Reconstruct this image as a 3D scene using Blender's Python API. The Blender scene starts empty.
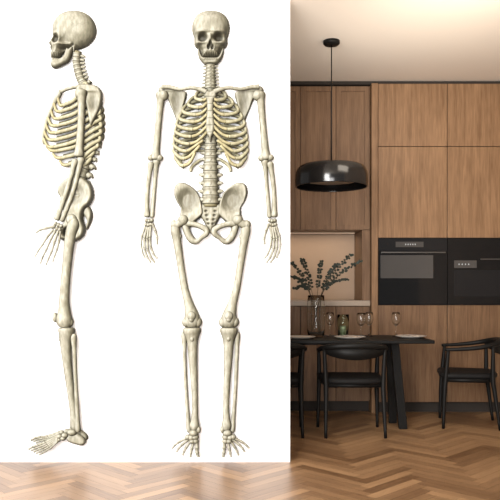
import bpy, math, random
import numpy as np
from mathutils import Vector, Matrix
random.seed(7)
scene=bpy.context.scene
COL=scene.collection
CAMZ=1.15; F=700.0; CEIL=3.11
WY=4.68; K=F/WY
def PX(px,Y): return (px-250)*Y/F
def PZ(py,Y): return CAMZ+(290-py)*Y/F

# ---------------- materials ----------------
def new_mat(name):
    m=bpy.data.materials.new(name); m.use_nodes=True
    nt=m.node_tree; b=nt.nodes.get('Principled BSDF')
    return m,nt,b
def plain(name,col,rough=.5,metal=0,spec=None,noise=0.06,coat=0,nscale=8):
    m,nt,b=new_mat(name)
    tc=nt.nodes.new('ShaderNodeTexCoord'); n=nt.nodes.new('ShaderNodeTexNoise')
    n.inputs['Scale'].default_value=nscale; n.inputs['Detail'].default_value=4
    nt.links.new(tc.outputs['Object'],n.inputs['Vector'])
    r=nt.nodes.new('ShaderNodeValToRGB')
    r.color_ramp.elements[0].color=tuple(c*(1-noise) for c in col)+(1,)
    r.color_ramp.elements[1].color=tuple(min(1,c*(1+noise)) for c in col)+(1,)
    nt.links.new(n.outputs['Fac'],r.inputs['Fac']); nt.links.new(r.outputs['Color'],b.inputs['Base Color'])
    b.inputs['Roughness'].default_value=rough; b.inputs['Metallic'].default_value=metal
    if spec is not None: b.inputs['Specular IOR Level'].default_value=spec
    if coat: b.inputs['Coat Weight'].default_value=coat
    return m
def wood(name,c1,c2,scale=(14,14,0.9),rough=.5):
    m,nt,b=new_mat(name)
    tc=nt.nodes.new('ShaderNodeTexCoord'); mp=nt.nodes.new('ShaderNodeMapping')
    mp.inputs['Scale'].default_value=scale
    nt.links.new(tc.outputs['Object'],mp.inputs['Vector'])
    n=nt.nodes.new('ShaderNodeTexNoise'); n.inputs['Scale'].default_value=1.6; n.inputs['Detail'].default_value=6; n.inputs['Distortion'].default_value=.6
    n2=nt.nodes.new('ShaderNodeTexNoise'); n2.inputs['Scale'].default_value=7; n2.inputs['Detail'].default_value=4
    nt.links.new(mp.outputs['Vector'],n.inputs['Vector']); nt.links.new(mp.outputs['Vector'],n2.inputs['Vector'])
    mx=nt.nodes.new('ShaderNodeMath'); mx.operation='MULTIPLY_ADD'; mx.inputs[1].default_value=.45
    nt.links.new(n2.outputs['Fac'],mx.inputs[0]); 
    ml=nt.nodes.new('ShaderNodeMath'); ml.operation='MULTIPLY'; ml.inputs[1].default_value=.55
    nt.links.new(n.outputs['Fac'],ml.inputs[0]); nt.links.new(ml.outputs[0],mx.inputs[2])
    r=nt.nodes.new('ShaderNodeValToRGB'); r.color_ramp.elements[0].position=.38; r.color_ramp.elements[1].position=.62
    r.color_ramp.elements[0].color=c1+(1,); r.color_ramp.elements[1].color=c2+(1,)
    nt.links.new(mx.outputs[0],r.inputs['Fac']); nt.links.new(r.outputs['Color'],b.inputs['Base Color'])
    b.inputs['Roughness'].default_value=rough; b.inputs['Specular IOR Level'].default_value=.3
    return m
def glass(name,col,rough=.02,ior=1.15):
    m,nt,b=new_mat(name)
    b.inputs['Base Color'].default_value=col+(1,); b.inputs['Transmission Weight'].default_value=1
    b.inputs['Roughness'].default_value=rough; b.inputs['IOR'].default_value=ior
    return m
def emis(name,col,s):
    m,nt,b=new_mat(name)
    b.inputs['Base Color'].default_value=col+(1,); b.inputs['Emission Color'].default_value=col+(1,); b.inputs['Emission Strength'].default_value=s
    return m
def bone_mat(name,tintc,gain=1.0):
    # printed-decal bone colouring: upper-left light and shade painted in by slope
    m,nt,b=new_mat(name)
    tc=nt.nodes.new('ShaderNodeTexCoord'); mp=nt.nodes.new('ShaderNodeMapping'); mp.inputs['Scale'].default_value=(22,22,8)
    nt.links.new(tc.outputs['Object'],mp.inputs['Vector'])
    n=nt.nodes.new('ShaderNodeTexNoise'); n.inputs['Scale'].default_value=2.6; n.inputs['Detail'].default_value=4; n.inputs['Roughness'].default_value=.5
    nt.links.new(mp.outputs['Vector'],n.inputs['Vector'])
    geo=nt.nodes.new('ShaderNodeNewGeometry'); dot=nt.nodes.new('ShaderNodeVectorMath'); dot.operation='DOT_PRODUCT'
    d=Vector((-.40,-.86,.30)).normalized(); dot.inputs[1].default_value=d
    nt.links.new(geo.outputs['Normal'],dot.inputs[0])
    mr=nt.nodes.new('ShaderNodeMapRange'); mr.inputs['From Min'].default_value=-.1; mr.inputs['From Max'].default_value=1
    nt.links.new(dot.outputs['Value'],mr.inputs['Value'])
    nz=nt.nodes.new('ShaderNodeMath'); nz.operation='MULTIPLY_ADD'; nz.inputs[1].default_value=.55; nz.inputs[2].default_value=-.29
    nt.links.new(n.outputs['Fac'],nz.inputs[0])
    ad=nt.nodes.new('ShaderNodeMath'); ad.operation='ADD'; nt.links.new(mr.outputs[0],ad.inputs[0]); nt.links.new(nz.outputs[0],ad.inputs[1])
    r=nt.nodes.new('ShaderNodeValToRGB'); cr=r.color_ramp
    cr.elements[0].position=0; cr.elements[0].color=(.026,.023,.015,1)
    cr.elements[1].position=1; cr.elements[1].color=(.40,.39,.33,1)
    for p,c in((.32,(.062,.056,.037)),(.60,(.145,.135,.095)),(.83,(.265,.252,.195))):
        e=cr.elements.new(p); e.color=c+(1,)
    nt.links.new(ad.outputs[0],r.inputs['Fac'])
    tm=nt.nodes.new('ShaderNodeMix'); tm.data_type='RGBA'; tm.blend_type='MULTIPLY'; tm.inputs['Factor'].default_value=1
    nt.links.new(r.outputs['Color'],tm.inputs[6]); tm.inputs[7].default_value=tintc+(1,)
    a=nt.nodes.new('ShaderNodeAttribute'); a.attribute_name='tint'  # tint darkens sockets and hollows: shade painted into the bone colour
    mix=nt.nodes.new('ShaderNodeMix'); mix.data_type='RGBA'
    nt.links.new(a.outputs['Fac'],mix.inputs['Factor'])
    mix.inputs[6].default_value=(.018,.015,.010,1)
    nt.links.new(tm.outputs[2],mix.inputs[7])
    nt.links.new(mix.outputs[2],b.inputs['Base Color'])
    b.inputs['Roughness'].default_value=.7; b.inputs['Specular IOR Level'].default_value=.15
    return m

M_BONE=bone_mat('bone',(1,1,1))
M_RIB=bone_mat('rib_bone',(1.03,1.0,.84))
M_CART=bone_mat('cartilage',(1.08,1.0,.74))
M_WHITE=plain('white_paint',(.95,.95,.95),.8,noise=.005)
M_CEIL=plain('ceiling_plaster',(.80,.73,.64),.9,noise=.02,nscale=1)
M_WALL=plain('kitchen_wall_paint',(.40,.31,.24),.8,noise=.04)
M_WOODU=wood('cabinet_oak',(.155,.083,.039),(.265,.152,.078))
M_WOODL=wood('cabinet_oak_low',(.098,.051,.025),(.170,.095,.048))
M_WOODF=wood('framed_oak',(.135,.073,.037),(.22,.127,.068))
M_DARK=plain('gap_dark',(.02,.014,.010),.8)
M_BLACK=plain('black_stain',(.006,.0055,.005),.5,noise=.2,spec=.15)
M_SEAT=plain('black_leather',(.007,.0065,.0065),.65,noise=.2,spec=.15)
M_GLOSS=plain('black_gloss',(.006,.0055,.0055),.16,spec=.5)
M_OVEN=plain('oven_glass',(.006,.006,.0065),.08,spec=.25)
M_OVENW=plain('oven_window',(.060,.056,.053),.15,spec=.3)
M_OVENP=plain('oven_panel',(.010,.010,.011),.2,spec=.25)
M_STEEL=plain('dark_steel',(.12,.115,.11),.35,metal=1)
M_NICHE=plain('niche_plaster',(.50,.37,.27),.85)
M_COUNT=plain('countertop_stone',(.32,.25,.19),.4)
M_GLASS=glass('clear_glass',(.98,.99,.98),ior=1.3)
M_SMOKE=glass('vase_glass',(.96,.98,.97),ior=1.2)
M_GREEN=glass('green_glass',(.86,.95,.84),ior=1.18)
M_LEAF=plain('eucalyptus_leaf',(.010,.019,.012),.65,noise=.4,nscale=30)
M_STEM=plain('stem_brown',(.035,.025,.015),.7)
M_PLATE=plain('plate_ceramic',(.42,.38,.34),.35)
M_NAPK=plain('linen',(.36,.30,.25),.9)
M_DISP=emis('display_glow',(.4,.43,.45),.05)
M_LED=emis('led_warm',(.8,.6,.42),.25)

# ---------------- mesh builder ----------------
def catmull(P,sub,closed=False):
    P=[np.array(p,float) for p in P]; n=len(P); out=[]
    rng=range(n) if closed else range(n-1)
    for i in rng:
        if closed: a,b,c,d=P[(i-1)%n],P[i],P[(i+1)%n],P[(i+2)%n]
        else: a,b,c,d=P[max(i-1,0)],P[i],P[i+1],P[min(i+2,n-1)]
        for k in range(sub):
            t=k/sub
            out.append(.5*((2*b)+(-a+c)*t+(2*a-5*b+4*c-d)*t*t+(-a+3*b-3*c+d)*t**3))
    if not closed: out.append(P[-1])
    return out
class MB:
    def __init__(s): s.v=[];s.f=[];s.t=[];s.m=[]; s.cur=0
    def add(s,vs,fs,t=None):
        o=len(s.v); s.v+= [tuple(map(float,x)) for x in vs]; s.f+=[tuple(i+o for i in f) for f in fs]
        s.t+= list(t) if t is not None else [1.0]*len(vs); s.m+=[s.cur]*len(fs)
    def box(s,x0,x1,y0,y1,z0,z1,rot=None):
        vs=[(x,y,z) for x in(x0,x1) for y in(y0,y1) for z in(z0,z1)]
        s.add(vs,[(0,1,3,2),(4,6,7,5),(0,4,5,1),(2,3,7,6),(0,2,6,4),(1,5,7,3)])
    def tube(s,pts,seg=10,sub=4,tint=1.0,flat=1.0,up=(0,1,0),tint0=None):
        Q=catmull(pts,sub) if len(pts)>2 else [np.array(p,float) for p in pts]
        C=[q[:3] for q in Q]; R=[max(q[3],1e-4) for q in Q]; n=len(C); vs=[]; fs=[]; tt=[]
        nr=None
        for i in range(n):
            t=C[min(i+1,n-1)]-C[max(i-1,0)]; t=t/(np.linalg.norm(t)+1e-9)
            if nr is None:
                u=np.array(up,float)
                if abs(np.dot(u,t))>.95: u=np.array((1,0,0.))
                nr=u
            nr=nr-np.dot(nr,t)*t; nr/=np.linalg.norm(nr)+1e-9
            b=np.cross(t,nr)
            tv=tint if tint0 is None else tint0+(tint-tint0)*min(1,max(0,(i/(n-1)-.35)*4))
            for k in range(seg):
                a=2*math.pi*k/seg
                vs.append(C[i]+R[i]*(math.cos(a)*nr*flat+math.sin(a)*b)); tt.append(tv)
        for i in range(n-1):
            for k in range(seg):
                k2=(k+1)%seg
                fs.append((i*seg+k,(i+1)*seg+k,(i+1)*seg+k2,i*seg+k2))
        vs.append(C[0]);vs.append(C[-1]);a0=len(vs)-2;a1=a0+1; tt+=[tt[0],tt[-1]]
        for k in range(seg):
            k2=(k+1)%seg
            fs.append((a0,k,k2)); fs.append((a1,(n-1)*seg+k2,(n-1)*seg+k))
        s.add(vs,fs,tt)
    def ell(s,c,r,seg=14,ring=8,tint=1.0):
        vs=[];fs=[]
        for i in range(ring+1):
            th=math.pi*i/ring
            for k in range(seg):
                a=2*math.pi*k/seg
                vs.append((c[0]+r[0]*math.sin(th)*math.cos(a),c[1]+r[1]*math.sin(th)*math.sin(a),c[2]+r[2]*math.cos(th)))
        for i in range(ring):
            for k in range(seg):
                k2=(k+1)%seg
                fs.append((i*seg+k,(i+1)*seg+k,(i+1)*seg+k2,i*seg+k2))
        s.add(vs,fs,[tint]*len(vs))
    def lathe(s,prof,c=(0,0,0),seg=40,close=False):
        vs=[];fs=[];n=len(prof)
        for r,z in prof:
            for k in range(seg):
                a=2*math.pi*k/seg; vs.append((c[0]+r*math.cos(a),c[1]+r*math.sin(a),c[2]+z))
        for i in range(n-1+(1 if close else 0)):
            j=(i+1)%n
            for k in range(seg):
                k2=(k+1)%seg
                fs.append((i*seg+k,i*seg+k2,j*seg+k2,j*seg+k))
        s.add(vs,fs)
    def obj(s,name,mats,parent=None,loc=(0,0,0),smooth=True,bevel=0,kind=None,label=None,fn=None):
        me=bpy.data.meshes.new(name)
        vs=[fn(v) for v in s.v] if fn else s.v
        me.from_pydata(vs,[],s.f); me.validate(); 
        if not isinstance(mats,(list,tuple)): mats=[mats]
        for m in mats: me.materials.append(m)
        if len(mats)>1 and len(me.polygons)==len(s.m): me.polygons.foreach_set('material_index',s.m)
        at=me.attributes.new('tint','FLOAT','POINT'); 
        if len(s.t)==len(me.vertices): at.data.foreach_set('value',s.t)
        import bmesh
        bm=bmesh.new(); bm.from_mesh(me)
        bmesh.ops.recalc_face_normals(bm,faces=bm.faces)
        if getattr(s,'front',False):
            bm.normal_update()
            if sum(f.normal.y*f.calc_area() for f in bm.faces)>0: bmesh.ops.reverse_faces(bm,faces=bm.faces)
        bm.to_mesh(me); bm.free()
        if smooth: me.polygons.foreach_set('use_smooth',[True]*len(me.polygons))
        o=bpy.data.objects.new(name,me); COL.objects.link(o); o.location=loc
        if parent: o.parent=parent
        if bevel:
            b=o.modifiers.new('bevel','BEVEL'); b.width=bevel; b.segments=2; b.limit_method='ANGLE'
        if kind: o['kind']=kind
        if label: o['label']=label
        return o
def empty(name,loc,label,cat,group=None,rot=0):
    e=bpy.data.objects.new(name,None); e.empty_display_size=.1; COL.objects.link(e); e.location=loc; e.rotation_euler[2]=rot
    e['label']=label; e['category']=cat
    if group: e['group']=group
    return e
def top(o,label,cat,group=None):
    o['label']=label;o['category']=cat
    if group:o['group']=group
    return o

# ---------------- relief bones : coordinates (x, y down, depth) ----------------
def relief(mb,poly,H,w,feat=None,z0=0,cell=.5,holes=(),smooth=6):
    P=np.array(catmull(poly,smooth,True))
    def inside_dist(X,Y,P):
        n=len(P); ins=np.zeros(X.shape,bool); d=np.full(X.shape,1e9)
        for i in range(n):
            x1,y1=P[i];x2,y2=P[(i+1)%n]
            if y1!=y2:
                c=((y1>Y)!=(y2>Y))&(X<(x2-x1)*(Y-y1)/(y2-y1)+x1); ins^=c
            L=(x2-x1)**2+(y2-y1)**2+1e-9
            t=np.clip(((X-x1)*(x2-x1)+(Y-y1)*(y2-y1))/L,0,1)
            d=np.minimum(d,np.hypot(X-x1-t*(x2-x1),Y-y1-t*(y2-y1)))
        return ins,d
    x0,y0=P.min(0)-cell; x1,y1=P.max(0)+cell
    xs=np.arange(x0,x1+cell,cell); ys=np.arange(y0,y1+cell,cell)
    X,Y=np.meshgrid(xs,ys); ins,d=inside_dist(X,Y,P)
    for hp in holes:
        hi,hd=inside_dist(X,Y,np.array(catmull(hp,smooth,True))); ins&=~hi; d=np.minimum(d,hd)
    q=np.clip(d/w,0,1); Z=H*np.sqrt(np.clip(1-(1-q)**2,0,1)); T=np.ones(X.shape)
    if feat:
        dz,dt=feat(X,Y); Z=Z+dz*np.clip(d/2,0,1); T=np.clip(T+dt,0,1)
    Z=np.maximum(Z,.15)+z0; Z=np.where(ins,Z,z0)
    ny,nx=X.shape; idx={}; vs=[];fs=[];t=[]
    for j in range(ny-1):
        for i in range(nx-1):
            if int(ins[j,i])+int(ins[j+1,i])+int(ins[j,i+1])+int(ins[j+1,i+1])>=2:
                f=[]
                for (a,b) in((j,i),(j+1,i),(j+1,i+1),(j,i+1)):
                    if (a,b) not in idx:
                        idx[(a,b)]=len(vs); vs.append((X[a,b],Y[a,b],Z[a,b])); t.append(T[a,b])
                    f.append(idx[(a,b)])
                fs.append(tuple(f))
    mb.add(vs,fs,t); mb.front=True
def G(X,Y,cx,cy,rx,ry,p=1.0): return np.exp(-(((X-cx)/rx)**2+((Y-cy)/ry)**2)**p)

class Skel:
    def __init__(s,cx,yb,label):
        s.e=empty('human_skeleton',(PX(cx,WY),WY-0.006,PZ(yb,WY)),label,'skeleton')
        s.fn=lambda v:((v[0]-cx)/K,-max(v[2],.2)*.75/K,(yb-v[1])/K)
    def part(s,mb,name,parent=None,mat=None):
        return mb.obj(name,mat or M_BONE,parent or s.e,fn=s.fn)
def T(mb,pts,**k): mb.tube(pts,up=(0,0,1),**k)
def longbone(mb,a,b,z,rm,ra,rb,bow=(0,0),seg=12):
    a=np.array(a,float);b=np.array(b,float); L=[]
    for t,r in((0,ra*.55),(.02,ra*.95),(.06,ra),(.13,rm+(ra-rm)*.4),(.25,rm*1.08),(.5,rm),(.75,rm*1.08),(.87,rm+(rb-rm)*.4),(.94,rb),(.98,rb*.95),(1,rb*.55)):
        p=a+(b-a)*t+np.array(bow)*math.sin(math.pi*t); L.append((p[0],p[1],z,r))
    T(mb,L,seg=seg)
def phal(sk,name,pts,r,z,parent):
    mb=MB()
    for i in range(len(pts)-1):
        a=np.array(pts[i],float);b=np.array(pts[i+1],float); rr=r*(1-.1*i)
        L=[]
        for t,q in((.0,.6),(.06,1.04),(.22,.86),(.5,.74),(.8,.82),(.94,.98),(1.0,.55)):
            p=a+(b-a)*t; L.append((p[0],p[1],z,rr*q))
        T(mb,L,seg=8,sub=2)
    return sk.part(mb,name,parent)

# =============== FRONT SKELETON =================
A=Skel(211,456,'life-size beige human skeleton facing forward on the white wall')
C=211
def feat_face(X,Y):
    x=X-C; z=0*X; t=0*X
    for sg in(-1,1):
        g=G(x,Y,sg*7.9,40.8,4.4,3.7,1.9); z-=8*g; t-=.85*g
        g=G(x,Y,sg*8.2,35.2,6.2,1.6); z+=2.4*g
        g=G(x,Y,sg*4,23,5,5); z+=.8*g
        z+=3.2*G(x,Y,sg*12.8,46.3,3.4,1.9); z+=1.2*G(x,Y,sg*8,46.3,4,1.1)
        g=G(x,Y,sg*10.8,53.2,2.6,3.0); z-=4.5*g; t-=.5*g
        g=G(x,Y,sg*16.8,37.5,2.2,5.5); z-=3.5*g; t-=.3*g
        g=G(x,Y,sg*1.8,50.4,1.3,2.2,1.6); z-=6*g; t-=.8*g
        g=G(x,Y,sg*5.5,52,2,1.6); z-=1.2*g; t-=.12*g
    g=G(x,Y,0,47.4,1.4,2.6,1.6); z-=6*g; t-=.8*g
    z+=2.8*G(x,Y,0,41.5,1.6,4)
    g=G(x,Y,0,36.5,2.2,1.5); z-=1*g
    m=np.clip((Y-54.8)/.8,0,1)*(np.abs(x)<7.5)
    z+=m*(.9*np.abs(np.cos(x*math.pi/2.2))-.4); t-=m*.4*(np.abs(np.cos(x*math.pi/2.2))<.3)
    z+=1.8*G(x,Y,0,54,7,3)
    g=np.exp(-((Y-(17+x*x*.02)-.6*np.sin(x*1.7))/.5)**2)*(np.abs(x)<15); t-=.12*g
    return z,t
half=[(0,12),(7,12.8),(13,15.8),(17,21),(18.7,28),(18.2,34),(16.4,40),(16.6,44.5),(15.2,48.5),(11.4,51.5),(8.8,55.5),(7.8,58.6)]
pl=[(C+x,y) for x,y in half]+[(C-x,y) for x,y in half[::-1][:-1]]
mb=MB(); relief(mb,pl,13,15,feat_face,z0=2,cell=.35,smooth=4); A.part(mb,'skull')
def feat_jaw(X,Y):
    x=X-C; m=1.0*(Y<62.0)*(np.abs(x)<6.6)
    z=m*(.8*np.abs(np.cos(x*math.pi/1.9))); t=-.4*m*(np.abs(np.cos(x*math.pi/1.9))<.3)
    g=1.0*(Y<59.6)*(np.abs(x)<7.5); t=t-.5*g
    g=G(x,Y,0,63.2,6,1.0); 
    return z+1.8*G(x,Y,0,65.8,3.6,1.6)-1.0*g,t-.2*g
jr=[(0,59.0),(6.5,58.8),(9.3,55.5),(11.6,50.5),(13.0,51),(12.6,56.5),(10.6,61.8),(7.2,65.6),(4.2,67.2),(0,67.0)]
pl=[(C+x,y) for x,y in jr]+[(C-x,y) for x,y in jr[::-1][1:-1]]
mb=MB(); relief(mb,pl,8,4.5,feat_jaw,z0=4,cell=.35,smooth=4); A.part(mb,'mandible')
mb=MB(); T(mb,[(C,64,4,3.6),(C,120,4,4.4),(C,170,4,7.2),(C,208,4,8.4)],sub=10,tint=.6); sp=A.part(mb,'spine',mat=M_CART)
def vert(sk,x,y,hw,hh,dz,tw,ang=0,side=False,parent=None,spin=0):
    mb=MB()
    ca,sa=math.cos(ang),math.sin(ang)
    prof=[(-1,.6),(-.92,.97),(-.5,.92),(0,.85),(.5,.92),(.92,.97),(1,.6)]
    T(mb,[(x-sa*hh*a*1.0,y+ca*hh*a,dz,hw*b) for a,b in prof],seg=12,sub=2)
    if not side:
        for sg in(-1,1):
            T(mb,[(x+sg*hw*.5,y,dz,hh*.65),(x+sg*(hw+tw*.6),y-.4,dz,hh*.5),(x+sg*(hw+tw),y+.3,dz,hh*.5)],seg=8,sub=3)
        mb.ell((x,y+hh*.3,dz+hw*.85),(1.1,hh*.6,1.2),8,6)
    else:
        T(mb,[(x,y,dz,hh*.7),(x+(hw+spin*.6)*ca,y+(hw+spin*.6)*sa+spin*.15,dz,hh*.75),(x+(hw+spin)*ca,y+spin*.35+(hw+spin)*sa,dz,hh*.75)],seg=8,sub=3)
    return sk.part(mb,'vertebra',parent)
for i in range(7): vert(A,C,68.5+i*3.4,5.0+.2*i,1.7,7,2.2,parent=sp)
for i in range(12): vert(A,C,93+i*6.15,5.4+.18*i,3.05,5,2.4,parent=sp)
for i in range(5): vert(A,C,168.3+i*8.1,8.0+.3*i,4.1,6,2.4,parent=sp)
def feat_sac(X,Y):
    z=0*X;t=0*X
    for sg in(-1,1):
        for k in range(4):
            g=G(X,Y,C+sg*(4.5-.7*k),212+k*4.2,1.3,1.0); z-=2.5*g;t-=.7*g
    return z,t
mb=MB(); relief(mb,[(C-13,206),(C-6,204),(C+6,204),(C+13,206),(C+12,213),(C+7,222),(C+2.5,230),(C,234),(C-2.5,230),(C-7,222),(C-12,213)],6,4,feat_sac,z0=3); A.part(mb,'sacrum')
# ribs
W=[15,22,27.5,31,33.5,35,36,36.5,36.5,35,30,20]
for sg in(-1,1):
    for i in range(12):
        w=W[i]; yb=90.5+6.2*i; mb=MB(); r=1.75
        if i<10:
            fx=[.5,.5,.5,.5,.5,.52,.55,.62,.68,.74][i]; fy=yb+13+i*.95
            P=[(4,yb-.5,4,r*.9),(w*.3,yb-1.2,4,r*1.05),(w*.6,yb+.2,4,r*1.1),(w*.88,yb+3.5,5,r*1.05),(w,yb+8+.4*i,8,r),(w*.93,yb+11+.6*i,11,r*1.15),(w*(fx+.93)/2,fy-.8,13,r*1.22),(w*fx,fy,14,r*1.2)]
            t0=.55
        elif i==10: P=[(4,yb,4,r*.8),(w*.5,yb-1,4,r),(w*.9,yb+4,5,r),(w,yb+10,7,r),(w*.88,yb+17,9,r*.8)]; t0=.7
        else: P=[(4,yb,4,r*.8),(w*.5,yb+2,4,r),(w*.9,yb+8,5,r),(w,yb+14,6,r*.8)]; t0=.7
        T(mb,[(C+sg*p[0],p[1],p[2],p[3]) for p in P],seg=10,sub=5,tint0=t0)
        rib=A.part(mb,'rib',mat=M_RIB)
        if i<10:
            ys=100+5.8*i
            if i<7: Q=[(w*fx,fy,14,2.0),(w*fx*.62,fy-(fy-ys)*.25,14.5,1.7),(3.2,ys,15,1.6)]
            else:
                e={7:(7,143),8:(10,148),9:(15,155)}[i]
                Q=[(w*fx,fy,14,2.0),(w*fx*.78,fy-3,14.5,1.8),(e[0],e[1],15,1.6)]
            mb=MB(); T(mb,[(C+sg*p[0],p[1],p[2],p[3]) for p in Q],seg=8,sub=5); A.part(mb,'costal_cartilage',rib,M_CART)
st=[(0,94.5),(4,93.5),(7,95.5),(6,100),(3.8,104),(3.6,115),(4.6,128),(3.8,136),(1.5,140),(0,145)]
mb=MB(); relief(mb,[(C+x,y) for x,y in st]+[(C-x,y) for x,y in st[::-1][1:-1]],4,3,lambda X,Y:(-1.2*(np.abs((Y-104)%7-3.5)<.5),-.35*(np.abs((Y-104)%7-3.5)<.5)),z0=14); A.part(mb,'sternum')
for sg in(-1,1):
    mx=lambda pts:[(C+sg*p[0],)+tuple(p[1:]) for p in pts]
    mb=MB(); T(mb,mx([(4,96,17,2.8),(8,94,17,2.4),(18,91.5,16,1.9),(30,92.5,14,1.9),(40,90,12,2.2),(48,89.5,11,2.6)]),sub=5); A.part(mb,'clavicle')
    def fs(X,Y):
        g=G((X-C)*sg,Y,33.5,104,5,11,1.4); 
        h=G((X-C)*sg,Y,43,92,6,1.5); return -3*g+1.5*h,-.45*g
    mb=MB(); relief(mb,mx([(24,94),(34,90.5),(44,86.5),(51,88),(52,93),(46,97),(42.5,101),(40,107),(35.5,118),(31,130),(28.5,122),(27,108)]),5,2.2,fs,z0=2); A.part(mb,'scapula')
    mb=MB(); longbone(mb,(C+sg*48.8,93.5),(C+sg*55,161.5),7,3.4,5.3,5.0); mb.ell((C+sg*46.8,97.5,8),(5.4,5.6,4.8)); mb.ell((C+sg*50.6,159.5,8),(3.8,3.4,3.4)); mb.ell((C+sg*59.2,159,8),(3.5,3.3,3.2)); A.part(mb,'humerus')
    mb=MB(); longbone(mb,(C+sg*58.6,163),(C+sg*63,218),7,2.2,3.3,3.3,bow=(sg*1.8,0)); A.part(mb,'radius')
    mb=MB(); longbone(mb,(C+sg*53.6,160),(C+sg*58.4,218.5),6,2.0,3.9,2.4,bow=(-sg*.2,0)); A.part(mb,'ulna')
    mb=MB()
    for a,b,r in((58.5,221,2.2),(61.0,221.5,2.3),(63.5,221,2.2),(59.5,225,2.1),(61.8,225.5,2.1),(64.2,225,2.1)): mb.ell((C+sg*a,b,6),(r,r,r*1.2),10,6)
    h=A.part(mb,'hand')
    for nm,pts,r in(('finger',[(59.4,227),(60.4,238),(59.6,247),(56.6,254.5),(53,259)],1.55),('finger',[(61.2,227.5),(63,239.5),(62.4,249.5),(59,258),(55.2,263)],1.55),('finger',[(63,227.5),(65.7,239),(65.6,248.5),(63,257.5),(59.2,263)],1.5),('finger',[(64.8,227),(68.3,237),(69,245.5),(67.8,252.5),(65.2,258.5)],1.35),('thumb',[(58,224),(54.8,231.5),(53,238.5),(53.2,245)],1.65)):
        phal(A,nm,mx(pts),r,7,h)
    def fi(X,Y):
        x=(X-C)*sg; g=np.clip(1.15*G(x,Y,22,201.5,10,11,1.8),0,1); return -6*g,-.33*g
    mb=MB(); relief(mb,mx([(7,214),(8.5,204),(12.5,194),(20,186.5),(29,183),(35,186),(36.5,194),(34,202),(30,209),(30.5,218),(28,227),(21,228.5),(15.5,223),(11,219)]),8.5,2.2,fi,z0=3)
    T(mb,mx([(24,224,9,3.8),(17,225,11,2.9),(9,227.5,12,2.9),(4,231,12,3.2),(4.5,235,12,2.9),(9,238.5,11,2.3),(14,242,9,2.9),(19,240,8,3.7),(23,233,8,3.6),(25,226,8,3.6)]),sub=5)
    A.part(mb,'hip_bone')
    mb=MB(); mb.ell((C+sg*27,221,11),(5.4,5.4,4.8))
    T(mb,mx([(27,222,11,3.8),(32,225,10,4.2),(35,226,9,4.8)]),seg=12); mb.ell((C+sg*36,225.5,9),(4.0,4.8,4.4)); mb.ell((C+sg*31.0,237,9),(2.8,3.4,2.6))
    T(mb,mx([(35.5,224,9,3.4),(34.8,231,9,5.0),(33.4,240,9,4.4),(30,262,9,3.8),(26,287,9,3.8),(22,302,9,4.6),(19.4,312,9,6.6),(18.4,318,9,8.2),(18.2,323,9,8.0),(18.2,326.5,9,6)]),seg=14,sub=5)
    mb.ell((C+sg*13.2,321.8,10),(5.2,5.4,5)); mb.ell((C+sg*23.4,321.8,10),(5.2,5.2,5)); A.part(mb,'femur')
    mb=MB(); mb.ell((C+sg*18.3,315.5,17),(4.4,4.6,3.2)); mb.ell((C+sg*18.3,318.5,17),(2.8,3.4,2.6)); A.part(mb,'patella')
    mb=MB(); T(mb,mx([(18.2,327,9,7),(18.2,328.3,9,9.0),(18.2,331.5,9,9.0),(18,336,9,7.2),(17.8,343,9,5.4),(17.2,360,9,4.4),(16,385,9,3.5),(15.4,406,9,3.1),(15.6,417,9,3.7),(15.8,424,9,5.1),(15.8,428,9,4)]),seg=14,sub=5)
    mb.ell((C+sg*18,338,14),(2.2,3,2.4)); mb.ell((C+sg*11.8,428,10),(2.4,3.6,3)); A.part(mb,'tibia')
    mb=MB(); longbone(mb,(C+sg*26.4,331.5),(C+sg*21.4,431.5),6,1.8,3.0,2.7,bow=(sg*1.0,0)); A.part(mb,'fibula')
    mb=MB()
    for a,b,r,q in((16.5,431.5,5,4),(15,435.5,3.8,3.2),(19,436,3.8,3.2),(22.3,435.5,3.2,2.8),(18.2,439.6,3.2,2.6),(14.6,439.5,3,2.8)): mb.ell((C+sg*a,b,9),(r,q,r))
    ft=A.part(mb,'foot')
    for pts,r in(([(13.6,438.5),(13.6,446.5),(13.2,451.2),(12.2,455.4)],2.4),([(16.8,439.5),(18.6,447.2),(19.6,451.6),(20,455.6)],1.7),([(19.3,438.8),(24.2,445.8),(26.4,450),(27.6,453.8)],1.6),([(21.5,437.5),(28.6,443.4),(31.8,447),(33.8,450.4)],1.55),([(23.5,436.5),(31.8,440.6),(35.6,443.8),(38.2,447)],1.5)):
        phal(A,'toe',mx(pts),r,9,ft)

# =============== SIDE SKELETON =================
B=Skel(70,452,'life-size beige human skeleton in profile on the white wall')
def feat_side(X,Y):
    z=0*X;t=0*X
    g=G(X,Y,57.6,41.5,3.4,3.7,2); z-=7*g;t-=.8*g
    z+=2*G(X,Y,56.5,36,4,1.4); z+=1.6*G(X,Y,62,41,1.3,4)
    g=G(X,Y,51.8,48.5,1.8,2.6,2); z-=5*g;t-=.7*g
    g=G(X,Y,67,42,4,5); z-=2.5*g;t-=.3*g
    z+=2.8*G(X,Y,67,47.3,8,1.3); 
    g=G(X,Y,66,51.2,4.5,1.6); z-=4*g;t-=.55*g
    g=G(X,Y,75,47.5,1.4,1.4); z-=3*g;t-=.7*g
    z+=2*G(X,Y,76,53,2,3)
    g=np.exp(-((X-(74-(Y-12)*-.12)-1.5*np.sin(Y*.9))/.5)**2)*(Y<38); t-=.18*g
    g=np.exp(-((Y-(30-(X-78)*.25)-.9*np.sin(X*.9))/.5)**2)*(X>77); t-=.15*g
    m=1.0*(Y>54.8)*(X<64); z+=m*.7*np.abs(np.cos(X*math.pi/2)); t-=m*.4*(np.abs(np.cos(X*math.pi/2))<.3)
    return z,t
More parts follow.
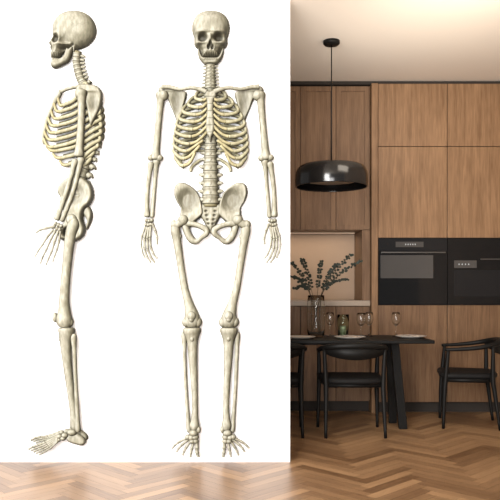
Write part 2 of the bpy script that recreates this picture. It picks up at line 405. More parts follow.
mb=MB(); relief(mb,[(53.5,37),(53,30),(54.5,23),(60,16),(68.5,12.3),(78,11.8),(87.5,15),(94.3,22),(97,31),(95.5,39),(90,46),(83,49.5),(79,51),(77,56),(74,55),(72.5,51),(67,52.5),(63.5,56),(61,59.5),(55,60),(52,59),(51.2,55),(52,51.5),(50.8,49),(51,46),(49.6,44),(51.5,40.5)],15,17,feat_side,z0=1,cell=.35,smooth=4); B.part(mb,'skull')
def fj(X,Y):
    m=1.0*(Y<62.8)*(X<63); return m*.6*np.abs(np.cos(X*math.pi/2)),-.4*m*(np.abs(np.cos(X*math.pi/2))<.3)
mb=MB(); relief(mb,[(53.4,59.6),(52.8,63),(52.4,66.5),(54,69.6),(58,70.2),(64.5,67.8),(70.8,63.8),(73.4,58),(75.4,51),(73.8,48.5),(70.5,50.5),(68.2,50),(66.4,54),(65,57.5),(62,60),(58,59.8)],7,3.4,fj,z0=5,cell=.35,smooth=4); B.part(mb,'mandible')
curve=[(79,53),(78,62),(79,70),(81.5,79),(85.5,87),(90,97),(93.5,110),(95,124),(94,139),(90.5,152),(86,164),(82,175),(79.5,186),(79,197),(81,206)]
cv=catmull(curve,8)
mb=MB(); T(mb,[(p[0],p[1],5,3.9+3.2*i/len(cv)) for i,p in enumerate(cv)],sub=1,tint=.6); spb=B.part(mb,'spine',mat=M_CART)
L=np.cumsum([0]+[np.hypot(*(cv[i+1]-cv[i])) for i in range(len(cv)-1)])
def at(s):
    i=min(max(np.searchsorted(L,s)-1,0),len(cv)-2); u=(s-L[i])/(L[i+1]-L[i]); p=cv[i]+(cv[i+1]-cv[i])*u; d=cv[i+1]-cv[i]; return p,math.atan2(-d[0],d[1])
tot=L[-1]; s=2.0; vpos=[]
hs=[1.7]*7+[2.7]*12+[3.7]*5; kk=(tot-3)/(sum(hs)*2)
for i,hh in enumerate(hs):
    hh*=kk; s+=hh; p,a=at(s); s+=hh; vpos.append(p)
    vert(B,p[0],p[1],(4.5 if i<7 else 3.8+.21*i),hh*.96,6,0,ang=a,side=True,parent=spb,spin=3.0 if i<7 else (1.5 if i<19 else 2))
mb=MB(); relief(mb,[(77,204),(84,203),(90.5,207),(93.5,214),(92.5,222),(88.5,230),(86.5,228),(87.5,221),(85,216),(79,211)],7,3,z0=2); B.part(mb,'sacrum')
SE=[(60,99),(56,105),(53,112),(50,119),(48,126),(46.5,133),(46,140),(49,148),(55,155),(62,162)]
for far in(1,0):
    for i in range(12):
        if far and i in (10,11): continue
        p=vpos[7+i]; mb=MB(); dz=3 if far else 12; ox,oy=(1.0,-3.2) if far else (0,0)
        if i<10: e=SE[i]
        else: e=((74,166),(80,171))[i-10]
        xs,yb=p[0],p[1]; xe,ye=e
        bx=xe+(xs-xe)*.22 if i<10 else xe
        cy=(ye+ (9 if i<7 else 5))
        r=1.95; bl=[4,6,7.5,8,8,8,8,8,8,7,6,5][i]
        if i<10: P=[(xs-1,yb,8,r*.8),(xs+bl*.75,yb-.5,dz-1,r),(xs+bl,yb+3.5,dz,r*1.05),(xs+bl*.2,yb+7.5,dz+1.5,r*1.1),(xs-(xs-bx)*.45,yb+(cy-yb)*.6+4.5,dz+2,r*1.15),(bx+(xs-bx)*.15,cy-1.0,dz,r*1.1),(bx,cy,dz-1,r*1.15)]
        else: P=[(xs-1,yb,8,r*.8),(xs+bl*.8,yb+2,dz-1,r),(xs+1,yb+7,dz,r),(xe,ye,dz,r*.7)]
        P=[(q[0]+ox*(0 if j==0 else 1),q[1]+oy*(0 if j==0 else 1),q[2],q[3]) for j,q in enumerate(P)]
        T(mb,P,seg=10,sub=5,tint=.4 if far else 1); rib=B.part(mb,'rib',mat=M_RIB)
        if i<10 and not far:
            mb=MB(); T(mb,[(bx,cy,dz-1,1.9),(bx-(bx-xe)*.6,cy-1,dz-2,1.7),(xe,ye,dz-3,1.5)],seg=8,sub=5); B.part(mb,'costal_cartilage',rib,M_CART)
mb=MB(); T(mb,[(63,93,8,2.2),(60,98,8,3),(56,105,8,2.2),(50.5,118,8,2.2),(46.3,132,8,2.4),(45.2,141,8,1.8),(46,146,8,1)],sub=5); B.part(mb,'sternum')
mb=MB(); T(mb,[(63,95,13,2.2),(68,93,14,1.9),(76,91,15,1.8),(86,90,15,2.2)],sub=5); B.part(mb,'clavicle')
def fsb(X,Y):
    g=G(X,Y,97,108,4,9); h=G(X,Y,92,95,9,1.4); return -2.4*g+1.5*h,-.4*g
mb=MB(); relief(mb,[(79,92),(84,88),(93,88),(100.5,90),(105,97),(104,107),(99.5,119),(94,129),(91,120),(89,108),(85,101),(80,98)],6,2.4,fsb,z0=13); B.part(mb,'scapula')
mb=MB(); longbone(mb,(85.5,94),(82.5,160.5),20,3.6,5.6,5.0,bow=(1,0)); mb.ell((84,98,20),(5.6,5.6,4.6)); B.part(mb,'humerus')
mb=MB(); longbone(mb,(79.5,162),(60.5,222),20,2.4,3.3,3.3,bow=(.8,1.2)); B.part(mb,'radius')
mb=MB(); longbone(mb,(85,159.5),(65,223),18,2.3,4.0,2.6,bow=(2.2,1.0)); B.part(mb,'ulna')
mb=MB()
for a,b,r in((59.5,225,2.3),(62.5,226.5,2.3),(65,227.5,2.1),(58,228,2.1),(61,230,2.1),(63.5,231,2.1)): mb.ell((a,b,18),(r,r,r*1.1),10,6)
hb=B.part(mb,'hand')
for nm,pts,r in(('thumb',[(57,228),(50.5,229.5),(44.5,231),(40,234.0)],1.75),('finger',[(57.5,230.5),(51.5,238),(46.5,246),(42.5,251.5),(39.5,257.5)],1.6),('finger',[(59.5,231.5),(54.5,241),(50.2,251),(46.7,258),(44.6,264.5)],1.6),('finger',[(62,232.5),(58.5,243),(55.5,253),(52.3,260),(50.2,265.5)],1.55),('finger',[(64.5,232),(63,242),(61,250.5),(58.5,257),(56.8,262.5)],1.4)):
    phal(B,nm,pts,r,18,hb)
def fp(X,Y):
    g=np.clip(1.1*G(X,Y,78,196,9.5,9,1.6),0,1); z=-4*g; t=-.30*g
    h=G(X,Y,74,221,3.4,3.6,2); return z-2*h,t-.4*h
mb=MB(); relief(mb,[(59.5,192),(63.5,183.5),(73,178),(85,179),(93.5,186.5),(95.5,197),(92.5,205),(86.5,211),(85,220),(87.5,229),(85,238),(77.5,242),(71,240.5),(64,240.5),(60.5,236),(62.5,229),(66.2,222),(66,213),(62,206),(62.5,199)],10,3.2,fp,z0=7,holes=[[(67.5,231.5),(70.5,229.5),(72.5,232),(71.5,236),(68,236)]]); B.part(mb,'hip_bone')
mb=MB(); mb.ell((75,221,17),(5.6,5.6,4)); T(mb,[(77.5,220,17,3.4),(77,226,17,5.8),(74,236,16,5.5),(71.2,255,15,4.9),(68.6,280,14,4.8),(67,300,13,5.2),(67,312,12,6.6),(67,318.5,12,8.2),(67.5,323,12,7.8),(67.5,326.5,12,6)],seg=14,sub=5); mb.ell((70.5,321.5,12),(6,6,5)); B.part(mb,'femur')
mb=MB(); mb.ell((58,317,12),(2.9,5,3.6)); B.part(mb,'patella')
mb=MB(); T(mb,[(69,327,11,6.5),(69,328.6,11,8.4),(69,332,11,8.2),(68.3,339,11,6.4),(68.8,352,11,5.2),(71,375,10,4.2),(74,400,9,3.6),(76,415,9,4.0),(77,424,9,5),(77,428,9,3.5)],seg=14,sub=5); mb.ell((63.2,338,11),(2.4,3.2,3)); B.part(mb,'tibia')
mb=MB(); longbone(mb,(76.3,333),(80.7,430),13,2.0,3.1,2.8); B.part(mb,'fibula')
def foot(ox,oy,z,sl):
    mb=MB()
    relief(mb,[(72+ox,431+oy),(79+ox,431.5+oy),(86+ox,436+oy),(87.5+ox,441+oy),(84+ox,444+oy),(78+ox,443+oy),(70+ox,440+oy),(68+ox,435+oy)],5,3,z0=z-3)
    for a,b,r,q in((74.5,430.5,5,3.6),(67.5,433.5,3.6,2.8),(65.5,436.5,3,2.4),(62,434.5,3,2.4),(61,438,2.6,2.1)): mb.ell((a+ox,b+oy,z+1),(r,q,r))
    f=B.part(mb,'foot')
    for i in range(5):
        phal(B,'toe',[(61+ox,434.0+1.2*i+oy),(48+ox+i*1.4,440.5*1+1.3*i+oy-sl*2),(41+ox+i*2,443+1.4*i+oy-sl*4),(35.5+i*2.5+ox,445+1.4*i+oy-sl*5),(31+i*2.8+ox,447.5+1.2*i+oy-sl*5)],[1.8,1.5,1.5,1.4,1.3][i],z+i,f)
foot(1,-3,4,1); foot(0,0,10,0)

# =============== ROOM ===============
def struct(mb,name,mat,**k): return mb.obj(name,mat,smooth=False,kind='structure',**k)
XL,XR,YB=-2.8,2.56,7.12
Wp=.07; Ln=7
mbv=[];mbf=[];uvs=[];cols=[]
ang=math.radians(45); ca,sa=math.cos(ang),math.sin(ang); gap=.010
def addp(x,y,w,h,horiz):
    cx=(x+w/2)*Wp; cy=(y+h/2)*Wp; X=ca*cx-sa*cy; Y=sa*cx+ca*cy
    if not(XL-.1<X<XR+.1 and 1.5<Y<YB+.1): return
    pts=[(x+gap,y+gap),(x+w-gap,y+gap),(x+w-gap,y+h-gap),(x+gap,y+h-gap)]
    o=len(mbv); ro=random.random()*50; rc=random.random()
    for a,b in pts:
        a*=Wp;b*=Wp; Xq=ca*a-sa*b; Yq=sa*a+ca*b
        Xq=min(max(Xq,XL),XR); Yq=min(max(Yq,-.3),YB)
        mbv.append((Xq,Yq,0)); uvs.append((a+ro,b+ro*.7) if horiz else (b+ro,a+ro*.7)); cols.append(rc)
    mbf.append((o,o+1,o+2,o+3))
for k in range(-130,200):
    for m in range(-18,19):
        addp(k,k+2*Ln*m,Ln,1,True); addp(k,k+1+2*Ln*m,1,Ln,False)
o=len(mbv); mbv+=[(XL,-.3,-.003),(XR,-.3,-.003),(XR,YB,-.003),(XL,YB,-.003)]; mbf.append((o,o+1,o+2,o+3)); uvs+=[(0,0)]*4; cols+=[.2]*4
o=len(mbv); mbv+=[(XL,-.3,-.06),(XR,-.3,-.06),(XR,YB,-.06),(XL,YB,-.06)]; mbf.append((o+3,o+2,o+1,o)); uvs+=[(0,0)]*4; cols+=[0]*4
me=bpy.data.meshes.new('floor'); me.from_pydata(mbv,[],mbf)
ul=me.uv_layers.new(name='UVMap'); 
for lp in me.loops: ul.data[lp.index].uv=uvs[lp.vertex_index]
atr=me.attributes.new('plank','FLOAT','POINT'); atr.data.foreach_set('value',cols)
m,nt,b=new_mat('herringbone_oak')
tc=nt.nodes.new('ShaderNodeTexCoord'); mp=nt.nodes.new('ShaderNodeMapping'); mp.inputs['Scale'].default_value=(2.5,34,1)
nt.links.new(tc.outputs['UV'],mp.inputs['Vector'])
n=nt.nodes.new('ShaderNodeTexNoise'); n.inputs['Scale'].default_value=1.5; n.inputs['Detail'].default_value=6; n.inputs['Distortion'].default_value=.5; nt.links.new(mp.outputs['Vector'],n.inputs['Vector'])
at_=nt.nodes.new('ShaderNodeAttribute'); at_.attribute_name='plank'
ad=nt.nodes.new('ShaderNodeMath'); ad.operation='MULTIPLY_ADD'; ad.inputs[1].default_value=.5
nt.links.new(at_.outputs['Fac'],ad.inputs[0]); 
ml=nt.nodes.new('ShaderNodeMath'); ml.operation='MULTIPLY'; ml.inputs[1].default_value=.5; nt.links.new(n.outputs['Fac'],ml.inputs[0]); nt.links.new(ml.outputs[0],ad.inputs[2])
r=nt.nodes.new('ShaderNodeValToRGB'); r.color_ramp.elements[0].position=.2; r.color_ramp.elements[1].position=.8
r.color_ramp.elements[0].color=(.112,.056,.025,1); r.color_ramp.elements[1].color=(.325,.192,.097,1)
nt.links.new(ad.outputs[0],r.inputs['Fac']); nt.links.new(r.outputs['Color'],b.inputs['Base Color']); b.inputs['Roughness'].default_value=.36
me.materials.append(m); me.materials.append(plain('floor_joint',(.08,.045,.022),.8))
me.polygons[len(mbf)-2].material_index=1; me.polygons[len(mbf)-1].material_index=1
fo=bpy.data.objects.new('floor',me); COL.objects.link(fo); fo['kind']='structure'

mb=MB(); mb.box(XL,XR,-.3,YB,CEIL,CEIL+.1); struct(mb,'ceiling',M_CEIL)
mb=MB(); mb.box(XL,XR+.1,YB,YB+.1,0,CEIL); struct(mb,'wall_back',M_WALL)
mb=MB(); mb.box(XR,XR+.1,2.5,YB,0,CEIL); struct(mb,'wall_right',M_WALL)
mb=MB(); mb.box(XL,PX(290,WY),WY,WY+.12,0,CEIL); struct(mb,'wall_partition',M_WHITE)

# =============== KITCHEN CABINETS ===============
CY=6.54
def cx(px): return PX(px,CY)
def cz(py): return PZ(py,CY)
x_a,x_b=cx(378),cx(447.3)
ovz0,ovz1=cz(305),cz(238)
def door(mb,x0,x1,z0,z1,y,g=.003): mb.box(x0+g,x1-g,y,y+.02,z0+g,z1-g)
for (x0,x1) in((x_a,x_b),(x_b,2.5)):
    e=empty('tall_cabinet',((x0+x1)/2,CY,0),'tall oak veneer cabinet housing a built-in oven','cabinet','oak kitchen cabinets')
    ox,oy=(x0+x1)/2,CY
    mb=MB(); mb.box(x0-ox+.001,x1-ox-.001,.022,YB-CY-.002,.1,ovz0); mb.box(x0-ox+.001,x1-ox-.001,.022,YB-CY-.002,ovz1,CEIL-.03); mb.obj('body',M_DARK,e,smooth=False)
    mb=MB(); mb.box(x0-ox,x1-ox,.07,.09,0,.1); mb.obj('toe_kick',M_DARK,e,smooth=False)
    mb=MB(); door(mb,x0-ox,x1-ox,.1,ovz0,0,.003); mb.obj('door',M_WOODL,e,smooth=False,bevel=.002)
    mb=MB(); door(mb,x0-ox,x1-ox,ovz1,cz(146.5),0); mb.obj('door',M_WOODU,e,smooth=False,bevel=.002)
    mb=MB(); door(mb,x0-ox,x1-ox,cz(146.5),CEIL-.03,0); mb.obj('door',M_WOODU,e,smooth=False,bevel=.002)
    w=(x1-x0)/2-.003; H=ovz1-ovz0
    ov=empty('built_in_oven',(ox,CY,ovz0),'black glass built-in oven set into oak cabinet' if x0==x_a else 'black glass built-in microwave oven with small display','oven')
    mb=MB(); mb.box(-w,w,.004,.5,.002,H-.002); mb.obj('body',M_OVEN,ov,smooth=False,bevel=.002)
    if x0==x_a:
        mb=MB(); mb.box(-w,w,-.004,.003,H-.12,H-.003); p=mb.obj('control_panel',M_OVENP,ov,smooth=False)
        mb=MB(); mb.box(-.16,.10,-.0060,-.0042,H-.085,H-.035); mb.obj('display',M_OVENW,p,smooth=False)
        mb=MB()
        for k in range(5): mb.box(-.07+k*.022,-.062+k*.022,-.0075,-.0062,H-.066,H-.054)
        mb.obj('digits',M_DISP,p,smooth=False)
        mb=MB(); mb.box(-w,w,-.004,.003,.003,H-.124); d=mb.obj('oven_door',M_OVEN,ov,smooth=False)
        mb=MB(); mb.box(-w+.02,w-.13,-.0060,-.0042,.25,H-.16); mb.obj('window',M_OVENW,d,smooth=False)
        mb=MB(); mb.box(-w+.02,w-.02,-.03,-.022,H-.142,H-.130); mb.box(-w+.05,-w+.06,-.023,-.004,H-.14,H-.132); mb.box(w-.06,w-.05,-.023,-.004,H-.14,H-.132); mb.obj('handle',M_STEEL,d,smooth=False)
    else:
        mb=MB(); mb.box(-w,w,-.004,.003,.003,H-.124); d=mb.obj('oven_door',M_OVEN,ov,smooth=False)
        mb=MB(); mb.box(-w,w,-.004,.003,H-.12,H-.003); mb.obj('control_panel',M_OVEN,ov,smooth=False)
        mb=MB(); mb.box(-w+.06,w-.08,-.006,-.0042,.08,H-.30); mb.obj('window',M_OVENP,d,smooth=False)
        mb=MB(); mb.box(-w+.06,-w+.27,-.006,-.0042,H-.28,H-.21); mb.obj('display',M_OVENW,d,smooth=False)
        mb=MB()
        for k in range(4): mb.box(-w+.10+k*.03,-w+.109+k*.03,-.0075,-.0062,H-.252,H-.240)
        mb.obj('digits',M_DISP,d,smooth=False)
        mb=MB(); mb.box(-w+.30,w-.02,-.03,-.022,H-.205,H-.193); mb.box(-w+.33,-w+.34,-.023,-.004,H-.204,H-.195); mb.box(w-.06,w-.05,-.023,-.004,H-.204,H-.195); mb.obj('handle',M_STEEL,d,smooth=False)
mb=MB(); mb.box(cx(371.5),x_a-.002,CY-.01,YB-.002,0,CEIL-.03); top(mb.obj('cabinet_side_panel',M_WOODU,smooth=False,bevel=.002),'vertical oak end panel beside the oven cabinet','panel')
mb=MB(); mb.box(-.4,2.5,CY+.03,YB,CEIL-.03,CEIL); struct(mb,'trim_1',M_DARK)
LY=6.60; xr=cx(371.5)-.003
lx=lambda p:PX(p,LY); lz=lambda p:PZ(p,LY)
e=empty('wall_cabinet',((xr-.3)/2,LY,lz(230)),'oak wall cabinet with framed shaker doors','cabinet','oak kitchen cabinets'); ex=(xr-.3)/2; ez=lz(230); wc=e
mb=MB(); mb.box(-.3-ex,xr-ex,.024,YB-LY-.002,0,CEIL-.035-ez); mb.obj('body',M_WOODF,e,smooth=False)
edges=[xr,lx(336),lx(300.5),lx(265),-.3]
for i in range(4):
    x1,x0=edges[i]-ex-.003,edges[i+1]-ex+.003; z0,z1=.004,CEIL-.04-ez
    fw=.045
    mb=MB(); mb.box(x0,x0+fw,0,.022,z0,z1); mb.box(x1-fw,x1,0,.022,z0,z1); mb.box(x0+fw,x1-fw,0,.022,z0,z0+fw); mb.box(x0+fw,x1-fw,0,.022,z1-fw,z1); mb.box(x0+fw,x1-fw,.013,.022,z0+fw,z1-fw)
    mb.obj('door',M_WOODF,e,smooth=False)
mb=MB(); mb.box(-.2-ex,xr-.1-ex,.30,.32,-.008,-.001); mb.obj('led_strip',M_LED,wc,smooth=False)
bz=lz(306)
e=empty('base_cabinet',(ex,LY,0),'low oak base cabinet under stone worktop','cabinet','oak kitchen cabinets')
mb=MB(); mb.box(-.3-ex,xr-ex,.022,YB-LY-.002,.1,bz); mb.obj('body',M_DARK,e,smooth=False)
mb=MB(); mb.box(-.3-ex,xr-ex,.07,.09,0,.1); mb.obj('toe_kick',M_DARK,e,smooth=False)
for i in range(0,4):
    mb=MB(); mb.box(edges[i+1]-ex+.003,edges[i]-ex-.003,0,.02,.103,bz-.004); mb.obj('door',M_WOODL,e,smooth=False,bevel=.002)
mb=MB(); mb.box(-.3,xr,LY-.01,YB-.002,bz+.001,lz(300.5)); top(mb.obj('worktop',M_COUNT,smooth=False,bevel=.003),'beige stone worktop running along the lit niche','worktop')
mb=MB(); mb.box(-.3,xr,YB-.03,YB-.003,lz(300.5)+.001,lz(230)-.001); top(mb.obj('backsplash',M_NICHE,smooth=False),'warm beige plaster backsplash panel lit from above','backsplash')
mb=MB(); mb.box(xr-.075,xr,LY,YB-.031,lz(300.5)+.001,lz(230)-.001); top(mb.obj('niche_side_panel',M_WOODF,smooth=False,bevel=.002),'oak upright lining the open niche','panel')

# =============== PENDANT ===============
PY=5.51; pxx=PX(331.5,PY)
zb=PZ(187.5,PY)
e=empty('pendant_lamp',(pxx,PY,zb),'glossy black drum pendant lamp hanging over table','lamp')
mb=MB(); mb.lathe([(.0001,CEIL-zb),(.065,CEIL-zb),(.065,CEIL-zb-.022),(.055,CEIL-zb-.032),(.0001,CEIL-zb-.034)]); mb.obj('canopy',M_BLACK,e)
mb=MB(); mb.tube([(0,0,.17,.0045),(0,0,CEIL-zb-.03,.0045)],seg=8); mb.obj('cord',M_BLACK,e)
mb=MB(); mb.lathe([(.0001,.215),(.012,.215),(.016,.195),(.03,.185),(.03,.165),(.0001,.165)]); mb.obj('holder',M_BLACK,e)
mb=MB(); pr=catmull([(.028,.182),(.14,.181),(.225,.175),(.262,.155),(.280,.12),(.287,.08),(.288,.04),(.284,.003)],4)+catmull([(.275,.004),(.279,.04),(.277,.08),(.270,.115),(.25,.145),(.20,.162),(.03,.167)],4)
mb.lathe([tuple(p) for p in pr],seg=64,close=True); mb.obj('shade',M_GLOSS,e)
mb=MB(); mb.lathe([(.0001,.05),(.20,.05),(.205,.055),(.2,.065),(.0001,.065)]); mb.obj('diffuser',plain('diffuser_opal',(.35,.3,.25),.6),e)

# =============== TABLE ===============
TY0,TY1=5.56,6.22; TX0,TX1=-.75,PX(435,5.56)
tcx,tcy=(TX0+TX1)/2,(TY0+TY1)/2
e=empty('dining_table',(tcx,tcy,0),'long black dining table with splayed slab legs','table')
hx,hy=(TX1-TX0)/2,(TY1-TY0)/2
mb=MB(); mb.box(-hx,hx,-hy,hy,.722,.75); mb.obj('tabletop',M_BLACK,e,smooth=False,bevel=.006)
mb=MB(); mb.box(-hx+.3,hx-.28,-.03,.03,.69,.722); mb.obj('stretcher',M_BLACK,e,smooth=False)
def slab(x_top,x_bot,y_top,y_bot,w,t):
    mb=MB(); vs=[]
    for z,x,y in((0.0,x_bot,y_bot),(.72,x_top,y_top)):
        for dx,dy in((-w,-t),(w,-t),(w,t),(-w,t)): vs.append((x+dx,y+dy,z))
    mb.add(vs,[(0,3,2,1),(4,5,6,7),(0,1,5,4),(1,2,6,5),(2,3,7,6),(3,0,4,7)])
    return mb
def px_t(px,Y): return PX(px,Y)-tcx
for X0 in (0,1):
    for k in(0,1):
        if X0==0: mb=slab(px_t(395,5.8) if k==0 else px_t(389,6.0),px_t(403,5.8) if k==0 else px_t(393,6.05),-.07 if k==0 else .07,-.09 if k==0 else .17,.034,.022)
        else: mb=slab(-px_t(395,5.8),-px_t(403,5.8),-.07 if k==0 else .07,-.12 if k==0 else .17,.034,.022)
        mb.obj('leg',M_BLACK,e,smooth=False,bevel=.004)

# =============== CHAIRS ===============
def build_chair():
    parts=[]
    mb=MB()
    pts=[(-.245,.20,.655,.013),(-.258,.08,.662,.016),(-.262,-.05,.675,.018),(-.242,-.16,.695,.021),(-.165,-.232,.712,.025),(0,-.262,.72,.027),(.165,-.232,.712,.025),(.242,-.16,.695,.021),(.262,-.05,.675,.018),(.258,.08,.662,.016),(.245,.20,.655,.013)]
    mb.tube(pts,seg=12,sub=5,up=(0,0,1),flat=1.0); parts.append(('armrest_rail',mb,M_BLACK))
    mb=MB()
    B_=catmull([(-.225,-.185),(-.12,-.245),(0,-.262),(.12,-.245),(.225,-.185)],6)
    n=len(B_); vs=[];fs=[]
    for i,p in enumerate(B_):
        u=abs(i/(n-1)*2-1); hgt=.092*(1-.45*u*u); 
        for dy,z in((-.010,.70-hgt),(.010,.70-hgt),(.010,.715),(-.010,.715)): vs.append((p[0],p[1]+dy,z))
    for i in range(n-1):
        for k in range(4): fs.append((i*4+k,i*4+(k+1)%4,(i+1)*4+(k+1)%4,(i+1)*4+k))
    fs+= [(3,2,1,0),(n*4-4,n*4-3,n*4-2,n*4-1)]
    mb.add(vs,fs); parts.append(('backrest',mb,M_BLACK))
    mb=MB(); out=catmull([(-.235,.22),(0,.24),(.235,.22),(.245,0),(.215,-.17),(.12,-.225),(0,-.235),(-.12,-.225),(-.215,-.17),(-.245,0)],5,True); n=len(out)
    lay=[(.97,.420),(1,.428),(1.0,.447),(.96,.459),(.8,.463),(.4,.458),(.01,.456)]
    vs=[];fs=[]
    for sc,z in lay:
        for p in out: vs.append((p[0]*sc,p[1]*sc,z))
    for j in range(len(lay)-1):
        for i in range(n): fs.append((j*n+i,j*n+(i+1)%n,(j+1)*n+(i+1)%n,(j+1)*n+i))
    fs.append(tuple(range(n))[::-1]); mb.add(vs,fs); parts.append(('seat',mb,M_SEAT))
    mb=MB(); 
    for a,b in(((-.225,.19),(.225,.19)),((-.225,.19),(-.215,-.15)),((.225,.19),(.215,-.15)),((-.2,-.17),(.2,-.17))):
        mb.tube([(a[0],a[1],.403,.019),(b[0],b[1],.403,.019)],seg=8)
    parts.append(('apron',mb,M_BLACK))
    for sx in(-1,1):
        mb=MB(); mb.tube([(sx*.250,.215,0,.012),(sx*.243,.205,.3,.018),(sx*.240,.195,.42,.020),(sx*.246,.175,.655,.014)],seg=10,sub=4); parts.append(('leg',mb,M_BLACK))
        mb=MB(); mb.tube([(sx*.232,-.235,0,.012),(sx*.225,-.195,.3,.018),(sx*.224,-.18,.42,.020),(sx*.238,-.18,.69,.014)],seg=10,sub=4); parts.append(('leg',mb,M_BLACK))
    return parts
def base_chair(loc,rot,label):
    e=empty('dining_chair',loc,label,'chair','black dining chairs',rot)
    kids=[mb.obj(n,m,e,smooth=True) for n,mb,m in build_chair()]
    return e,kids
c1,kids=base_chair((PX(352,5.62),5.66,0),0,'black bentwood dining armchair pushed under the table front')
def copy_chair(loc,rot,label):
    e=c1.copy(); COL.objects.link(e); e.location=loc; e.rotation_euler[2]=rot; e['label']=label
    for k in kids:
        q=k.copy(); q.parent=e; COL.objects.link(q)
copy_chair((PX(272,5.62),5.66,0),.0,'black bentwood dining armchair partly hidden by the white wall')
copy_chair((PX(467.5,6.0),6.0,0),math.radians(78),'black bentwood dining armchair at the table end')

# =============== TABLE ITEMS ===============
def P2(px,Y): return (PX(px,Y),Y,.7505)
def lathe_obj(name,prof,loc,mat,label,cat,group=None,close=True,seg=32):
    mb=MB(); mb.lathe(prof,seg=seg,close=close); return top(mb.obj(name,mat,loc=loc),label,cat,group)
vx,vy,_=P2(316,6.0)
vase=lathe_obj('glass_vase',[(.0001,0),(.062,0),(.07,.01),(.078,.08),(.08,.2),(.074,.30),(.07,.355),(.067,.355),(.071,.30),(.077,.2),(.075,.08),(.066,.012),(.0001,.010)],(vx,vy,.7505),M_SMOKE,'tall clear glass vase holding eucalyptus branches','vase',close=False)
tips=[(291,264,-.10),(295,289,.05),(303,259,.1),(321,262,-.05),(338,264,.08),(351,255,0),(359,262,-.08),(349,280,.12),(292,277,.1)]
for i,(tx,ty,dy) in enumerate(tips):
    t=Vector((PX(tx,6.0)-vx,dy,PZ(ty,6.0)-.7505)); b0=Vector((random.uniform(-.04,.04),random.uniform(-.03,.03),.03)); mth=Vector((t.x*.25,dy*.3,.36))
    mth.x=max(-.05,min(.05,mth.x))
    md=(mth+t)/2+Vector((0,0,.04))
    mb=MB(); path=[(*b0,.0022),(*mth,.0022),(*md,.002),(*t,.0013)]
    mb.cur=0; mb.tube(path,seg=6,sub=6)
    cvp=catmull(path,7); mb.cur=1
    for j in range(9,len(cvp)):
        p=Vector(cvp[j][:3])
        for sg in(-1,1):
            d=Vector((sg*random.uniform(.5,1),random.uniform(-.6,.6),random.uniform(-.2,.9))).normalized()
            Ln_=random.uniform(.019,.029); wv=Ln_*.44; q=d.cross(Vector((random.uniform(-.4,.4),1,random.uniform(-.3,.3)))).normalized()
            vs=[p,p+d*Ln_*.3+q*wv*.85,p+d*Ln_*.7+q*wv,p+d*Ln_*1.05+q*wv*.5,p+d*Ln_*1.15,p+d*Ln_*1.05-q*wv*.5,p+d*Ln_*.7-q*wv,p+d*Ln_*.3-q*wv*.85]
            mb.add([tuple(v) for v in vs],[(0,1,2,3,4),(0,4,5,6,7)])
    top(mb.obj('eucalyptus_branch',[M_STEM,M_LEAF],loc=(vx,vy,.7505)),'dark green eucalyptus branch standing in the glass vase','branch','eucalyptus branches in the vase')
lathe_obj('glass_tumbler',[(.0001,0),(.04,0),(.045,.01),(.05,.12),(.052,.19),(.049,.19),(.046,.12),(.041,.012),(.0001,.01)],P2(343,5.98),M_GREEN,'green tinted glass hurricane tumbler','glass',close=False)
lathe_obj('candle',[(.0001,0),(.026,0),(.026,.08),(.0001,.082)],(PX(343,5.98),5.98,.7625),plain('candle_wax',(.24,.26,.18),.6),'pale green pillar candle inside the tumbler','candle',close=False)
wp=[(.0001,.003),(.034,.0),(.034,.003),(.006,.008),(.004,.02),(.004,.085),(.012,.095),(.03,.115),(.037,.14),(.035,.18),(.031,.205),(.0295,.205),(.0335,.18),(.0355,.14),(.0285,.117),(.008,.099),(.0001,.097)]
for k,px in enumerate((330,361,369,396)):
    Y=(6.05,5.95,6.08,6.05)[k]
    lathe_obj('wine_glass',wp,P2(px,Y),M_GLASS,'clear stemmed wine glass on the black table','glass','wine glasses on the table',close=False)
pp=[(.0001,.004),(.07,.004),(.075,0),(.08,.004),(.125,.016),(.128,.019),(.122,.019),(.078,.009),(.0001,.008)]
for px,Y in((350,5.75),(411,5.85),(300,5.75)):
    lathe_obj('plate',pp,P2(px,Y),M_PLATE,'pale ceramic dinner plate on the black table','plate','plates on the table',close=False)
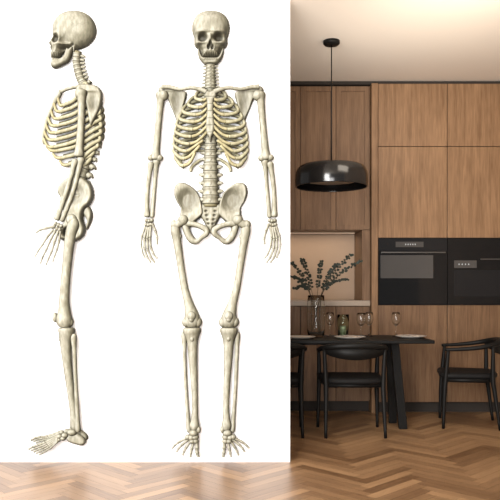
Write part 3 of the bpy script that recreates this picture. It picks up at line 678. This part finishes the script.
for px,Y in((350,5.75),(411,5.85)):
    mb=MB(); xx,yy,zz=P2(px,Y)
    vs=[];fs=[]
    for i in range(9):
        for j in range(5):
            vs.append((-.06+.015*i,-.035+.0175*j,.010+.010*math.sin(i*.8)*math.cos(j*.5)**2))
    for i in range(8):
        for j in range(4): a=i*5+j; fs.append((a,a+5,a+6,a+1))
    mb.add(vs,fs); o=mb.obj('napkin',M_NAPK,loc=(xx,yy,.762)); s_=o.modifiers.new('s','SOLIDIFY'); s_.thickness=.004; s_.offset=1
    top(o,'crumpled beige linen napkin on the plate','napkin','napkins on the plates')

# =============== CAMERA / LIGHT ===============
cam=bpy.data.cameras.new('camera'); co=bpy.data.objects.new('camera',cam); COL.objects.link(co)
co.location=(0,0,CAMZ); co.rotation_euler=(math.pi/2,0,0); cam.sensor_width=36; cam.lens=36*F/500; cam.shift_y=.08
scene.camera=co
def area(name,loc,target,size,power,col,sy=None):
    l=bpy.data.lights.new(name,'AREA'); l.energy=power; l.color=col; l.size=size
    if sy: l.shape='RECTANGLE'; l.size_y=sy
    o=bpy.data.objects.new(name,l); COL.objects.link(o); o.location=loc
    o.rotation_euler=(Vector(target)-Vector(loc)).to_track_quat('-Z','Y').to_euler(); return o
area('key_light',(-1.7,.4,2.4),(-.8,4.68,1.5),2.2,420,(1,.99,.97))
area('fill_light',(-.4,-.2,.9),(-.9,4.68,1.3),2.0,180,(1,.99,.98))
area('kitchen_light',(1.4,4.3,2.9),(1.3,6.3,1.6),.9,20,(1,.89,.75))
area('ceiling_fill_hidden',(1.3,5.0,2.2),(1.3,5.0,3.1),1.2,7,(1,.92,.82))  # added up-facing fill, unseen from the camera, to brighten the ceiling
area('niche_light',(.4,LY+.30,ez-.03),(.4,YB-.1,1.0),1.2,1.8,(1,.82,.64),.05)
w=bpy.data.worlds.new('world'); scene.world=w; w.use_nodes=True
w.node_tree.nodes['Background'].inputs[0].default_value=(1,.97,.93,1); w.node_tree.nodes['Background'].inputs[1].default_value=.38
scene.view_settings.view_transform='Standard'
